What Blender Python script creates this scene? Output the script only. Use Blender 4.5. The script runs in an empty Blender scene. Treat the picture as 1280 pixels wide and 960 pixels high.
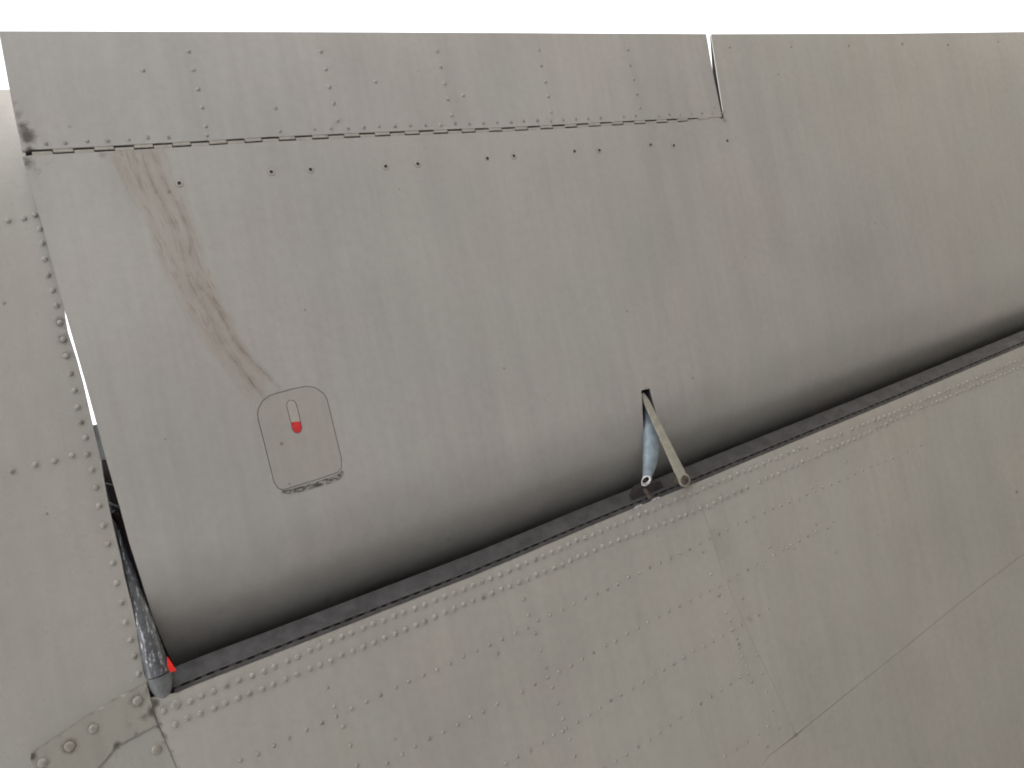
import bpy, bmesh, math, random
import numpy as np
from mathutils import Vector, Matrix, geometry
from mathutils import noise as mnoise

random.seed(7)
scene = bpy.context.scene
col = scene.collection
RAD = math.radians

# ------------------------------------------------------------------ camera
FPX = 1000.0                       # focal length in photo pixels (1280 wide)
S = Vector((2060.0, 425.0, -1000.0)).normalized()      # spanwise direction, camera axes
C = Vector((-0.23, 1.0, 0.0)); C = (C - C.dot(S) * S).normalized()   # chordwise (aft)
N = (-(S.cross(C))).normalized()                         # up, away from the viewer
# world X = S, world Y = -C (forward), world Z = N (straight up)
W2C = Matrix(((S.x, -C.x, N.x), (S.y, -C.y, N.y), (S.z, -C.z, N.z)))
C2W = W2C.transposed()
CAM = Vector((0.0, 0.0, 1.6))
WING_Z = 1.6 + 1.45
cam = bpy.data.cameras.new('camera')
cam.sensor_width = 36.0; cam.lens = 36.0 * FPX / 1280.0
cam.clip_start = 0.05; cam.clip_end = 500.0
cam_o = bpy.data.objects.new('camera', cam); col.objects.link(cam_o)
cam_o.matrix_world = Matrix.Translation(CAM) @ C2W.to_4x4()
scene.camera = cam_o

# ------------------------------------------------------------------ sky, sun, exposure
SUN_EL, SUN_AZ = RAD(52), RAD(112)          # azimuth measured in the XY plane from +X
world = bpy.data.worlds.new('World'); scene.world = world
world.use_nodes = True
wn, wl = world.node_tree.nodes, world.node_tree.links
bg = wn['Background']; bg.inputs['Strength'].default_value = 0.10
sky = wn.new('ShaderNodeTexSky'); sky.sky_type = 'NISHITA'; sky.sun_disc = False
sky.sun_elevation = SUN_EL; sky.sun_rotation = RAD(90) - SUN_AZ
sky.air_density = 1.0; sky.dust_density = 6.0; sky.ozone_density = 1.0; sky.altitude = 100
hs = wn.new('ShaderNodeHueSaturation'); hs.inputs['Saturation'].default_value = 0.35
mx = wn.new('ShaderNodeMix'); mx.data_type = 'RGBA'; mx.inputs[0].default_value = 0.45   # thin overcast veil
mx.inputs[7].default_value = (7, 7.1, 7.3, 1)
wl.new(sky.outputs[0], hs.inputs['Color']); wl.new(hs.outputs[0], mx.inputs[6]); wl.new(mx.outputs[2], bg.inputs['Color'])
sun = bpy.data.lights.new('sun', 'SUN'); sun.energy = 5.0; sun.angle = RAD(2); sun.color = (1, .97, .92)
sun_o = bpy.data.objects.new('sun', sun); col.objects.link(sun_o)
sd = Vector((math.cos(SUN_EL) * math.cos(SUN_AZ), math.cos(SUN_EL) * math.sin(SUN_AZ), math.sin(SUN_EL)))
sun_o.rotation_euler = sd.to_track_quat('Z', 'Y').to_euler()
sun_o.location = (-6, -4, 12)
vs = scene.view_settings
vs.view_transform = 'Standard'; vs.look = 'None'; vs.gamma = 1.0; vs.use_curve_mapping = False
vs.exposure = 2.1
scene.cycles.max_bounces = 8
scene.cycles.filter_width = 1.9

# ------------------------------------------------------------------ pixel -> place
def P(px, py, n=0.0):
    """point of the horizontal plane n metres above the wing's lower skin seen at a photo pixel"""
    d = C2W @ Vector(((px - 640.0) / FPX, (480.0 - py) / FPX, -1.0))
    t = (WING_Z + n - CAM.z) / d.z
    return CAM + d * t
def XY(px, py, n=0.0):
    p = P(px, py, n); return (p.x, p.y)
def PS(px, py, zf):
    n = 0.0
    for _ in range(8):
        p = P(px, py, n); n = zf(p.x, p.y)
    return P(px, py, n)
def XYS(px, py, zf):
    p = PS(px, py, zf); return (p.x, p.y)
def line_xy(pts, n=0.0): return [XY(a, b, n) for a, b in pts]
def extend(a, b, d):
    """point d metres beyond b on the line a-b"""
    v = Vector((b[0] - a[0], b[1] - a[1])).normalized(); return (b[0] + v.x * d, b[1] + v.y * d)
def shift(pts, d):
    """polyline moved d metres to its left (XY, seen from above)"""
    out = []
    for i in range(len(pts)):
        a = Vector(pts[max(0, i - 1)]); b = Vector(pts[min(len(pts) - 1, i + 1)])
        t = (b - a).normalized(); out.append((pts[i][0] - t.y * d, pts[i][1] + t.x * d))
    return out
def poly_dist(pts, x, y):
    """signed distance to a polyline (positive to its left) and the arc length"""
    best = (1e9, 0, 0); s0 = 0
    for (ax, ay), (bx, by) in zip(pts[:-1], pts[1:]):
        dx, dy = bx - ax, by - ay; L = math.hypot(dx, dy)
        t = max(0, min(1, ((x - ax) * dx + (y - ay) * dy) / (L * L)))
        qx, qy = ax + t * dx, ay + t * dy
        d = math.hypot(x - qx, y - qy)
        if d < best[0]:
            best = (d, math.copysign(d, dx * (y - ay) - dy * (x - ax)), s0 + t * L)
        s0 += L
    return best[1], best[2]
def along(pts, n):
    """n points evenly spaced on a polyline, ends included"""
    seg = [math.dist(a, b) for a, b in zip(pts[:-1], pts[1:])]; T = sum(seg); out = []
    for k in range(n):
        s = T * k / (n - 1); i = 0
        while i < len(seg) - 1 and s > seg[i]: s -= seg[i]; i += 1
        f = s / seg[i]; a, b = pts[i], pts[i + 1]
        out.append((a[0] + (b[0] - a[0]) * f, a[1] + (b[1] - a[1]) * f))
    return out
def buckle(x, y, amp=0.0007, f=3.6):
    return amp * (mnoise.noise(Vector((x * f, y * f * .7, 3.1))) + .5 * mnoise.noise(Vector((x * f * 2.7, y * f * 2.1, 9.4))))

# ------------------------------------------------------------------ objects
def tag(o, label=None, cat=None, group=None, kind=None):
    if label: o['label'] = label
    if cat: o['category'] = cat
    if group: o['group'] = group
    if kind: o['kind'] = kind
    return o
def empty(name, loc, label, cat, group=None):
    o = bpy.data.objects.new(name, None); col.objects.link(o); o.location = loc
    o.empty_display_size = .1
    return tag(o, label, cat, group)
def absloc(o):
    v = Vector((0, 0, 0))
    while o: v += o.location; o = o.parent
    return v
def mesh_obj(name, verts, faces, mats, parent=None, smooth=None, midx=None, loc=None):
    """verts in world coordinates; the object's origin sits at loc (default: its centre)"""
    me = bpy.data.meshes.new(name)
    V = np.array([tuple(v) for v in verts], dtype=float)
    if loc is None: loc = V.mean(axis=0)
    loc = Vector(loc)
    me.from_pydata((V - np.array(loc)).tolist(), [], faces)
    for m in (mats if isinstance(mats, (list, tuple)) else [mats]): me.materials.append(m)
    if midx is not None: me.polygons.foreach_set('material_index', midx)
    if smooth is not None:
        if smooth is True: me.shade_smooth()
        else: me.polygons.foreach_set('use_smooth', smooth)
    me.update()
    o = bpy.data.objects.new(name, me); col.objects.link(o)
    o.parent = parent
    o.location = loc - (absloc(parent) if parent else Vector((0, 0, 0)))
    return o

def inside(poly, X, Y):
    r = np.zeros(len(X), bool); n = len(poly)
    for i in range(n):
        x1, y1 = poly[i]; x2, y2 = poly[(i + 1) % n]
        if y1 == y2: continue
        c = ((y1 > Y) != (y2 > Y)) & (X < (x2 - x1) * (Y - y1) / (y2 - y1) + x1)
        r ^= c
    return r
def densify(loop, step):
    out = []
    for a, b in zip(loop, loop[1:] + loop[:1]):
        k = max(1, int(math.dist(a, b) / step)); 
        for i in range(k): out.append((a[0] + (b[0] - a[0]) * i / k, a[1] + (b[1] - a[1]) * i / k))
    return out
def plate(name, outer, holes, zf, thick, mats, parent, step=.03, wear=None, ztop=None, fine=None, extra=()):
    """sheet following zf(x,y) with thickness: lower face, upper face and walls; wear(x,y)->(v,t,g)"""
    loops = [densify(list(l), step) for l in [outer] + list(holes)]
    pts, edges = [], []
    for l in loops:
        b = len(pts); pts += l; edges += [(b + i, b + (i + 1) % len(l)) for i in range(len(l))]
    A = np.array(loops[0]); x0, y0 = A.min(0); x1, y1 = A.max(0)
    def fill(x0, x1, y0, y1, st, skip=None):
        gx, gy = np.meshgrid(np.arange(x0 + st * .5, x1, st), np.arange(y0 + st * .5, y1, st))
        gx = gx.copy(); gx[1::2] += st * .5; gx, gy = gx.ravel(), gy.ravel()
        ok = inside(loops[0], gx, gy)
        for h in loops[1:]: ok &= ~inside(h, gx, gy)
        if skip: ok &= ~((gx > skip[0]) & (gx < skip[1]) & (gy > skip[2]) & (gy < skip[3]))
        allb = np.array([p for l in loops for p in l])
        gx, gy = gx[ok], gy[ok]; keep = np.ones(len(gx), bool)
        for i in range(0, len(gx), 2000):
            d = np.hypot(gx[i:i + 2000, None] - allb[None, :, 0], gy[i:i + 2000, None] - allb[None, :, 1]).min(1)
            keep[i:i + 2000] = d > st * .45
        return list(zip(gx[keep].tolist(), gy[keep].tolist()))
    pts += fill(x0, x1, y0, y1, step, fine[:4] if fine else None)
    if fine: pts += fill(fine[0], fine[1], fine[2], fine[3], fine[4])
    if extra:
        E = np.array([p for p in extra]); ok = inside(loops[0], E[:, 0], E[:, 1])
        for h in loops[1:]: ok &= ~inside(h, E[:, 0], E[:, 1])
        for p_, k_ in zip(E.tolist(), ok):
            if k_: pts.append((p_[0], p_[1]))
    vs2, es2, fs2, *_ = geometry.delaunay_2d_cdt([Vector(p) for p in pts], edges, [], 0, 1e-6)
    vs2 = [(v.x, v.y) for v in vs2]
    cen = np.array([np.mean([vs2[i] for i in f], axis=0) for f in fs2])
    ok = inside(loops[0], cen[:, 0], cen[:, 1])
    for h in loops[1:]: ok &= ~inside(h, cen[:, 0], cen[:, 1])
    tri = []
    for f, k in zip(fs2, ok):
        if not k: continue
        a, b, c = [vs2[i] for i in f[:3]]
        if (b[0] - a[0]) * (c[1] - a[1]) - (b[1] - a[1]) * (c[0] - a[0]) > 0: f = f[::-1]
        tri.append(tuple(f))                       # clockwise from above = facing down
    Z = [WING_Z + zf(x, y) for x, y in vs2]
    ZT = [WING_Z + ztop(x, y) for x, y in vs2] if ztop else [z + thick for z in Z]
    n = len(vs2)
    V = [(x, y, z) for (x, y), z in zip(vs2, Z)] + [(x, y, z) for (x, y), z in zip(vs2, ZT)]
    F = list(tri) + [tuple(i + n for i in f[::-1]) for f in tri]; SM = [True] * len(F)
    cnt = {}
    for f in tri:
        for a, b in zip(f, f[1:] + f[:1]): cnt[(a, b)] = 1
    for (a, b) in list(cnt):
        if (b, a) not in cnt:
            k = len(V); V += [V[a], V[b], V[b + n], V[a + n]]
            F.append((k + 1, k, k + 3, k + 2)); SM.append(False)
    o = mesh_obj(name, V, F, mats, parent, SM)
    if wear:
        at = o.data.attributes.new('wear', 'FLOAT_VECTOR', 'POINT')
        cache = [wear(x, y) for x, y in vs2]
        data = []
        for i, v in enumerate(V):
            data += cache[i % n] if i < 2 * n else wear(v[0], v[1])
        at.data.foreach_set('vector', data)
    return o

# ------------------------------------------------------------------ materials
def nd(nt, t, **kw):
    n = nt.nodes.new(t)
    for k, v in kw.items(): setattr(n, k, v)
    return n
class NB:
    def __init__(s, name):
        s.m = bpy.data.materials.new(name); s.m.use_nodes = True; s.nt = s.m.node_tree
        s.b = s.nt.nodes['Principled BSDF']; s.L = s.nt.links
    def inp(s, sock, v):
        if isinstance(v, (int, float)): sock.default_value = v
        elif isinstance(v, tuple): sock.default_value = v if len(v) != 3 or sock.type == 'VECTOR' else (*v, 1)
        else: s.L.new(v, sock)
    def math(s, op, a, b=0.0, c=None, clamp=False):
        n = nd(s.nt, 'ShaderNodeMath', operation=op, use_clamp=clamp)
        s.inp(n.inputs[0], a); s.inp(n.inputs[1], b)
        if c is not None: s.inp(n.inputs[2], c)
        return n.outputs[0]
    def ramp(s, v, a, b, lo=0.0, hi=1.0):
        n = nd(s.nt, 'ShaderNodeMapRange', interpolation_type='SMOOTHSTEP')
        s.inp(n.inputs[0], v); n.inputs[1].default_value = a; n.inputs[2].default_value = b
        n.inputs[3].default_value = lo; n.inputs[4].default_value = hi; return n.outputs[0]
    def pos(s): return nd(s.nt, 'ShaderNodeNewGeometry').outputs['Position']
    def mapv(s, v, scale, rot=(0, 0, 0)):
        n = nd(s.nt, 'ShaderNodeMapping'); s.L.new(v, n.inputs[0]); n.inputs[3].default_value = scale; n.inputs[2].default_value = rot
        return n.outputs[0]
    def noise(s, v, scale, detail=3.0, rough=.5, col=False):
        n = nd(s.nt, 'ShaderNodeTexNoise'); s.L.new(v, n.inputs['Vector']); n.inputs['Scale'].default_value = scale
        n.inputs['Detail'].default_value = detail; n.inputs['Roughness'].default_value = rough
        return n.outputs[1 if col else 0]
    def mix(s, f, a, b, mode='MIX'):
        n = nd(s.nt, 'ShaderNodeMix', data_type='RGBA', blend_type=mode)
        s.inp(n.inputs[0], f); s.inp(n.inputs[6], a); s.inp(n.inputs[7], b); return n.outputs[2]
    def gray(s, v):
        n = nd(s.nt, 'ShaderNodeCombineColor'); 
        for i in range(3): s.L.new(v, n.inputs[i])
        return n.outputs[0]
    def bump(s, h, strength, dist=.001, prev=None):
        n = nd(s.nt, 'ShaderNodeBump'); n.inputs['Strength'].default_value = strength; n.inputs['Distance'].default_value = dist
        s.L.new(h, n.inputs['Height'])
        if prev is not None: s.L.new(prev, n.inputs['Normal'])
        return n.outputs[0]

def paint(name, base, rough=.33, streak=.05, wear=False, specks=.5, rot=0.22, spec=.5):
    q = NB(name); p = q.pos()
    hue = q.noise(p, 3.2, 2)
    hue2 = q.noise(p, 9.0, 3, .6)
    a = tuple(c * k for c, k in zip(base, (1.012, .995, .99))); b = tuple(c * k for c, k in zip(base, (.985, 1.005, 1.0)))
    c = q.mix(q.ramp(q.math('ADD', q.math('MULTIPLY', hue, .6), q.math('MULTIPLY', hue2, .4)), .36, .64), a, b)
    sv = q.mapv(p, (1, .075, 1), (0, 0, rot))
    st = q.noise(sv, 26, 4, .62)
    st2 = q.noise(sv, 90, 2, .5)
    c = q.mix(1.0, c, q.gray(q.ramp(st, .28, .75, 1 + streak * .45, 1 - streak)), 'MULTIPLY')
    c = q.mix(1.0, c, q.gray(q.ramp(st2, .3, .75, 1.012, .975)), 'MULTIPLY')
    brown = q.ramp(q.noise(q.mapv(p, (1, .12, 1), (0, 0, rot)), 9, 3), .52, .78)
    c = q.mix(q.math('MULTIPLY', brown, .14), c, tuple(x * y for x, y in zip(base, (.93, .84, .74))))
    big = q.noise(p, 2.1, 3, .55)
    c = q.mix(1.0, c, q.gray(q.ramp(big, .3, .7, .945, 1.05)), 'MULTIPLY')
    mott = q.noise(p, 55, 4, .7)
    c = q.mix(1.0, c, q.gray(q.ramp(mott, .25, .8, 1.03, .95)), 'MULTIPLY')
    grain = q.noise(p, 900, 1)
    c = q.mix(1.0, c, q.gray(q.ramp(grain, .2, .8, 1.03, .965)), 'MULTIPLY')
    # pits, chips and specks of dirt, irregular in size
    sp = nd(q.nt, 'ShaderNodeTexVoronoi'); q.L.new(p, sp.inputs['Vector']); sp.inputs['Scale'].default_value = 22
    sp.inputs['Randomness'].default_value = 1
    rr = nd(q.nt, 'ShaderNodeSeparateColor'); q.L.new(sp.outputs['Color'], rr.inputs[0])
    sz = q.math('MULTIPLY', q.math('POWER', rr.outputs[0], 5.0), .075)
    spk = q.math('MULTIPLY', q.ramp(q.math('SUBTRACT', q.math('ADD', sp.outputs['Distance'], q.math('MULTIPLY', mott, .02)), sz), .0, .018, 1, 0), specks)
    c = q.mix(spk, c, tuple(x * .28 for x in base))
    bm = None
    if wear:
        at = nd(q.nt, 'ShaderNodeAttribute', attribute_name='wear')
        sx = nd(q.nt, 'ShaderNodeSeparateXYZ'); q.L.new(at.outputs['Vector'], sx.inputs[0])
        v, t, g = sx.outputs
        cv = nd(q.nt, 'ShaderNodeCombineXYZ'); q.L.new(v, cv.inputs[0]); q.L.new(t, cv.inputs[1])
        cc = cv.outputs[0]
        wob = q.math('MULTIPLY', q.math('SUBTRACT', q.noise(q.mapv(cc, (.6, 2.4, 1)), 2.2, 4), .5), .55)
        vv = q.math('ABSOLUTE', q.math('ADD', v, wob))
        band = q.ramp(vv, .55, 1.05, 1, 0)
        ends = q.math('MULTIPLY', q.ramp(t, -.002, .012), q.ramp(t, .9, 1.02, 1, 0))
        band = q.math('MULTIPLY', band, ends)
        tone = q.ramp(q.noise(q.mapv(cc, (1.3, 2.2, 1)), 2.4, 4), .3, .72, .35, 1)
        c = q.mix(q.math('MULTIPLY', q.math('MULTIPLY', band, tone), .5), c, tuple(x * y for x, y in zip(base, (.79, .69, .58))))
        # run lines that follow the stain
        wv = q.math('ADD', v, q.math('MULTIPLY', q.math('SUBTRACT', q.noise(q.mapv(cc, (.3, 16, 1)), 1.5, 3), .5), .28))
        cw = nd(q.nt, 'ShaderNodeCombineXYZ'); q.L.new(wv, cw.inputs[0]); q.L.new(t, cw.inputs[1])
        for sc, wdt, am in ((2.6, .030, .35), (5.2, .03, .35)):
            nn = q.noise(q.mapv(cw.outputs[0], (1, .28, 1)), sc, 1)
            ln = q.ramp(q.math('ABSOLUTE', q.math('SUBTRACT', nn, .52)), 0, wdt, 1, 0)
            brk = q.ramp(q.noise(q.mapv(cc, (2, 9, 1)), 2.1, 2), .4, .62)
            c = q.mix(q.math('MULTIPLY', q.math('MULTIPLY', q.math('MULTIPLY', ln, brk), band), am), c, (.15, .10, .075))
        # two darker runs drawn down the stain
        ar = nd(q.nt, 'ShaderNodeAttribute', attribute_name='runs')
        sr = nd(q.nt, 'ShaderNodeSeparateXYZ'); q.L.new(ar.outputs['Vector'], sr.inputs[0])
        wig = q.math('MULTIPLY', q.math('SUBTRACT', q.noise(p, 28, 4, .7), .5), .012)
        on = sr.outputs[2]
        for k in (0, 1):
            dd = q.math('ABSOLUTE', q.math('ADD', sr.outputs[k], wig))
            thin = q.ramp(dd, .0002, .0030, 1, 0)
            soft = q.ramp(dd, .0, .011, .45, 0)
            bk = q.ramp(q.noise(p, 33, 3, .6), .36, .62, .25, 1)
            m_ = q.math('MULTIPLY', q.math('MULTIPLY', q.math('MAXIMUM', thin, soft), bk), on)
            c = q.mix(q.math('MULTIPLY', m_, .52), c, (.13, .088, .066))
        gn = q.noise(p, 130, 4, .7)
        gm = q.ramp(q.math('ADD', g, q.math('MULTIPLY', q.math('SUBTRACT', gn, .5), .9)), .22, .95)
        gm = q.math('MULTIPLY', gm, q.ramp(g, .02, .15))
        c = q.mix(q.math('MULTIPLY', gm, .88), c, (.055, .043, .033))
    q.L.new(c, q.b.inputs['Base Color'])
    q.inp(q.b.inputs['Roughness'], q.ramp(mott, .2, .8, rough - .05, rough + .12))
    q.b.inputs['Specular IOR Level'].default_value = spec
    n1 = q.bump(q.noise(p, 6, 2), .25, .004)
    q.L.new(q.bump(q.noise(p, 420, 3, .6), .25, .0004, n1), q.b.inputs['Normal'])
    return q.m
def plain(name, base, rough=.6, metal=0.0, var=.15, sc=40, spec=.4, bump=.3):
    q = NB(name); p = q.pos()
    n = q.noise(p, sc, 4, .65)
    c = q.mix(1.0, tuple(base), q.gray(q.ramp(n, .25, .75, 1 + var, 1 - var)), 'MULTIPLY')
    q.L.new(c, q.b.inputs['Base Color']); q.inp(q.b.inputs['Roughness'], q.ramp(n, .2, .8, max(.05, rough - .1), rough + .1))
    q.b.inputs['Metallic'].default_value = metal; q.b.inputs['Specular IOR Level'].default_value = spec
    q.L.new(q.bump(n, bump, .0008), q.b.inputs['Normal']); return q.m
def chipped(name, base, bare, rough=.45, amount=.5, sc=(60, 14, 30), metal=.0, spec=.5):
    """paint worn through to bare metal in long scrapes"""
    q = NB(name); p = q.pos()
    m1 = q.noise(q.mapv(p, sc, (0, 0, .3)), 3.0, 5, .7)
    m2 = q.noise(p, 160, 4, .7)
    mk = q.ramp(q.math('ADD', q.math('MULTIPLY', m1, .7), q.math('MULTIPLY', m2, .3)), .66 - amount * .2, .70 - amount * .18)
    n = q.noise(p, 70, 4)
    c = q.mix(1.0, tuple(base), q.gray(q.ramp(n, .25, .75, 1.2, .75)), 'MULTIPLY')
    c = q.mix(mk, c, tuple(bare))
    q.L.new(c, q.b.inputs['Base Color']); q.inp(q.b.inputs['Roughness'], q.ramp(n, .2, .8, rough - .1, rough + .1))
    q.L.new(q.math('MULTIPLY', mk, .7), q.b.inputs['Metallic']); q.b.inputs['Specular IOR Level'].default_value = spec
    q.L.new(q.bump(q.math('ADD', n, mk), .4, .0006), q.b.inputs['Normal']); return q.m

GREY = (.356, .347, .338)
M_AIL = paint('aileron_paint', GREY, wear=True)
M_TAB = paint('tab_paint', (.355, .346, .340), streak=.06, wear=True, specks=.3)
M_WING = paint('wing_paint', (.385, .372, .350), streak=.05, wear=True, rough=.5, specks=.35)
M_SIDE = paint('side_paint', (.345, .335, .318), streak=.04, rough=.28, wear=True, specks=.25, spec=.5)
M_RIV = plain('rivet_paint', (.30, .288, .272), .5, var=.12, sc=90)
M_RIVD = plain('rivet_dirty', (.25, .235, .21), .4, var=.3, sc=90)
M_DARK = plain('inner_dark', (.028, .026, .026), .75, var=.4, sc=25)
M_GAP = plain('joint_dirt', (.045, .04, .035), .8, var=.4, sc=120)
M_COVE = plain('cove_shade_grime', (.034, .034, .039), .5, var=.35, sc=35)  # shade of the recess put into the base colour, along with grime
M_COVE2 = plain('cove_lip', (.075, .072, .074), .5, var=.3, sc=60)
M_PRIMER = plain('dark_primer', (.035, .029, .032), .5, var=.5, sc=30)
M_BARE = plain('bare_metal', (.75, .76, .78), .32, metal=.8, var=.12, sc=200)
M_NOSE = chipped('nose_dark', (.085, .09, .10), (.50, .53, .58), .24, .62, (90, 10, 40))
M_CAP = plain('cap_grey', (.15, .16, .17), .45, var=.2, sc=80)
M_HORN = chipped('horn_blue', (.19, .245, .295), (.5, .55, .6), .4, .12, (30, 30, 8))
M_ROD = plain('rod_paint', (.29, .277, .24), .5, var=.15, sc=60)
M_RUST = plain('rusty_bolt', (.095, .078, .06), .7, var=.5, sc=150)
M_RED = plain('red_paint', (.52, .03, .035), .42, var=.12, sc=80)
M_REDB = plain('red_tape', (.85, .03, .02), .42, var=.08, sc=80)
M_LATCH = plain('latch_paint', (.36, .34, .315), .45, var=.06, sc=90)
M_SCRAPE = chipped('scraped_filler', (.27, .258, .238), (.10, .095, .09), .6, 1.0, (40, 90, 30))

# ------------------------------------------------------------------ shared outlines
NOSE_PX = [(232, 838), (320, 803), (480, 740), (640, 678), (780, 624), (865, 587), (960, 549), (1135, 480), (1280, 420)]
EDGE_PX = [(222, 866), (240, 858), (320, 827), (480, 764), (592, 720), (640, 700), (740, 657), (852, 611), (960, 566), (1120, 500), (1280, 432)]
RZ, RC = .19, .235
NOSE = line_xy(NOSE_PX, RZ + .004)
NOSE = NOSE + [extend(NOSE[-3], NOSE[-1], .9)]
NOSE0 = [extend(NOSE[2], NOSE[0], .06)] + NOSE        # for the distance only
EDGE = line_xy(EDGE_PX); EDGE = EDGE + [extend(EDGE[-3], EDGE[-1], .9)]

def z_ail(x, y):
    d, _ = poly_dist(NOSE0, x, y)            # polyline runs to +X; forward (+Y) is to its left
    d = -d
    z = .004 + buckle(x, y)
    if d < RC:
        u = min(1, max(0, (RC - max(d, 0)) / RC))
        z += RZ * (1 - math.sqrt(max(0, 1 - u ** 1.65)))
    return z
def z_wing(x, y): return buckle(x, y, .0006, 3.0)
TE_PX = [(-2, 37.5), (320, 38.5), (640, 40), (884, 41.5)]
TE2_PX = [(890, 41.5), (1100, 41), (1280, 39)]
HINGE_PX = [(24, 190.5), (39, 189.5), (110, 186), (225, 179.5), (337, 173), (450, 168), (530, 164.5), (640, 160.5), (750, 154.5), (850, 149.5), (906, 147)]
HINGE = line_xy(HINGE_PX)
TE_ALL = line_xy(TE_PX + TE2_PX)
def te_dist(x, y): return abs(poly_dist(TE_ALL, x, y)[0])
SIDE_PX = [(18, 112), (54, 262), (80.5, 372), (80.5, 392), (84.5, 414), (95.5, 448), (104.5, 482), (115.5, 530), (125.5, 572), (131, 605), (136, 632), (142, 660), (150, 692), (156, 722), (165, 757), (172, 792), (179, 825), (185, 856)]
zs_line = line_xy([(-60, 520), (20, 740), (110, 985)])
zs_top = line_xy([(-200, 330), (90, 300)])
def z_side(x, y):
    z = .011 + buckle(x, y, .0008, 5)
    d, _ = poly_dist(zs_line, x, y)          # polyline runs forward: its left is +... (-X side is negative)
    d = d if SGN > 0 else -d
    if d > 0: z += min(.5 * d * d, .04 * d)
    t = zs_top_d(x, y)
    if t > 0: z += .9 * t * t
    return z
_a = XY(-200, 700); SGN = 1 if poly_dist(zs_line, *_a)[0] > 0 else -1
_b = XY(0, 100); SGT = 1 if poly_dist(zs_top, *_b)[0] > 0 else -1
def zs_top_d(x, y): return SGT * poly_dist(zs_top, x, y)[0]

# grime spots: (px, py, radius px, strength)
def spots(lst, zf):
    out = []
    for px, py, r, s in lst:
        p = PS(px, py, zf); q = PS(px + r, py, zf); out.append((p.x, p.y, (q - p).length, s))
    return out
def near_pts(sp, lines=(), offs=(.004, .009)):
    out = []
    for a, b, r, s in sp:
        out.append((a, b))
        for k, f in ((6, .4), (9, .85), (11, 1.35), (12, 2.1)):
            out += [(a + r * f * math.cos(6.2832 * i / k + f), b + r * f * math.sin(6.2832 * i / k + f)) for i in range(k)]
    for l in lines:
        n = max(2, int(sum(math.dist(p, q) for p, q in zip(l[:-1], l[1:])) / .016))
        for o in offs:
            for sg in (1, -1): out += along(shift(l, o * sg), n)
    return out
def spot_sum(sp, x, y):
    g = 0.0
    for a, b, r, s in sp:
        d2 = ((x - a) ** 2 + (y - b) ** 2) / (r * r)
        if d2 < 9: g = max(g, s * math.exp(-d2))
    return g

# ------------------------------------------------------------------ ground
q = NB('bounce_concrete'); p = q.pos()
c = q.mix(q.ramp(q.noise(p, 1.2, 6, .6), .3, .7), (.34, .334, .326), (.43, .422, .412))
c = q.mix(1.0, c, q.gray(q.ramp(q.noise(p, 60, 5, .7), .25, .75, 1.1, .85)), 'MULTIPLY')
q.L.new(c, q.b.inputs['Base Color']); q.b.inputs['Roughness'].default_value = .9
M_CONC = q.m
q = NB('bounce_grass'); p = q.pos()
c = q.mix(q.ramp(q.noise(p, 3, 6, .7), .3, .7), (.135, .122, .098), (.225, .205, .168))
c = q.mix(1.0, c, q.gray(q.ramp(q.noise(p, 90, 5, .8), .25, .75, 1.3, .6)), 'MULTIPLY')
q.L.new(c, q.b.inputs['Base Color']); q.b.inputs['Roughness'].default_value = 1
def sheet(name, x0, x1, y0, y1, z, m, th=0.0):
    V = [(x0, y0, z), (x1, y0, z), (x1, y1, z), (x0, y1, z)]; F = [(0, 1, 2, 3)]
    if th:
        V += [(a, b, z - th) for a, b, _ in V]; F += [(7, 6, 5, 4)] + [(i, 4 + i, 4 + (i + 1) % 4, (i + 1) % 4) for i in range(4)]
    return mesh_obj(name, V, F, m, loc=(0, 0, 0))
tag(sheet('ground', -30, 30, -30, 30, 0, q.m), 'unseen ground, grass tone added to dim the bounce light on the right', None, None, 'structure')  # ground out of view, its grass tone set to weaken bounce on the right
tag(sheet('bounce_slab', -24, 1.5, -26, 24, .03, M_CONC, .06), 'unseen pale concrete slab added to grade the bounce light', None, None, 'structure')  # unseen slab added so the bounce light falls off towards the right

# ------------------------------------------------------------------ rivets
_riv = {}
def rivet_mesh(r, h, mat, seg=10):
    key = (round(r, 5), round(h, 5), mat.name)
    if key in _riv: return _riv[key]
    V, F = [], []
    rings = [(1.0, 0), (.94, .45), (.72, .82), (.38, .98)]
    for k, (a, b) in enumerate(rings):
        for i in range(seg):
            t = 2 * math.pi * i / seg; V.append((r * a * math.cos(t), r * a * math.sin(t), -h * b + (.0008 if k == 0 else 0)))
    V.append((0, 0, -h))
    for k in range(len(rings) - 1):
        for i in range(seg):
            a, b = k * seg + i, k * seg + (i + 1) % seg
            F.append((b, a, a + seg, b + seg))
    b0 = (len(rings) - 1) * seg
    for i in range(seg): F.append((b0 + (i + 1) % seg, b0 + i, len(V) - 1))
    me = bpy.data.meshes.new('rivet'); me.from_pydata(V, [], F); me.materials.append(mat); me.shade_smooth(); me.update()
    _riv[key] = me; return me
def normal_rot(zf, x, y, e=.004):
    gx = (zf(x + e, y) - zf(x - e, y)) / (2 * e); gy = (zf(x, y + e) - zf(x, y - e)) / (2 * e)
    return Vector((0, 0, 1)).rotation_difference(Vector((-gx, -gy, 1)).normalized())
def put(name, me, xy, zf, parent, extra=0.0):
    o = bpy.data.objects.new(name, me); col.objects.link(o); o.parent = parent
    o.location = Vector((xy[0], xy[1], WING_Z + zf(*xy) + extra)) - absloc(parent)
    qv = normal_rot(zf, *xy)
    o.rotation_euler = (qv @ Matrix.Rotation(random.uniform(0, 6.28), 3, 'Z').to_quaternion()).to_euler()
    return o
def jit(xy, a=.0006): return (xy[0] + random.gauss(0, a), xy[1] + random.gauss(0, a))

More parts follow.
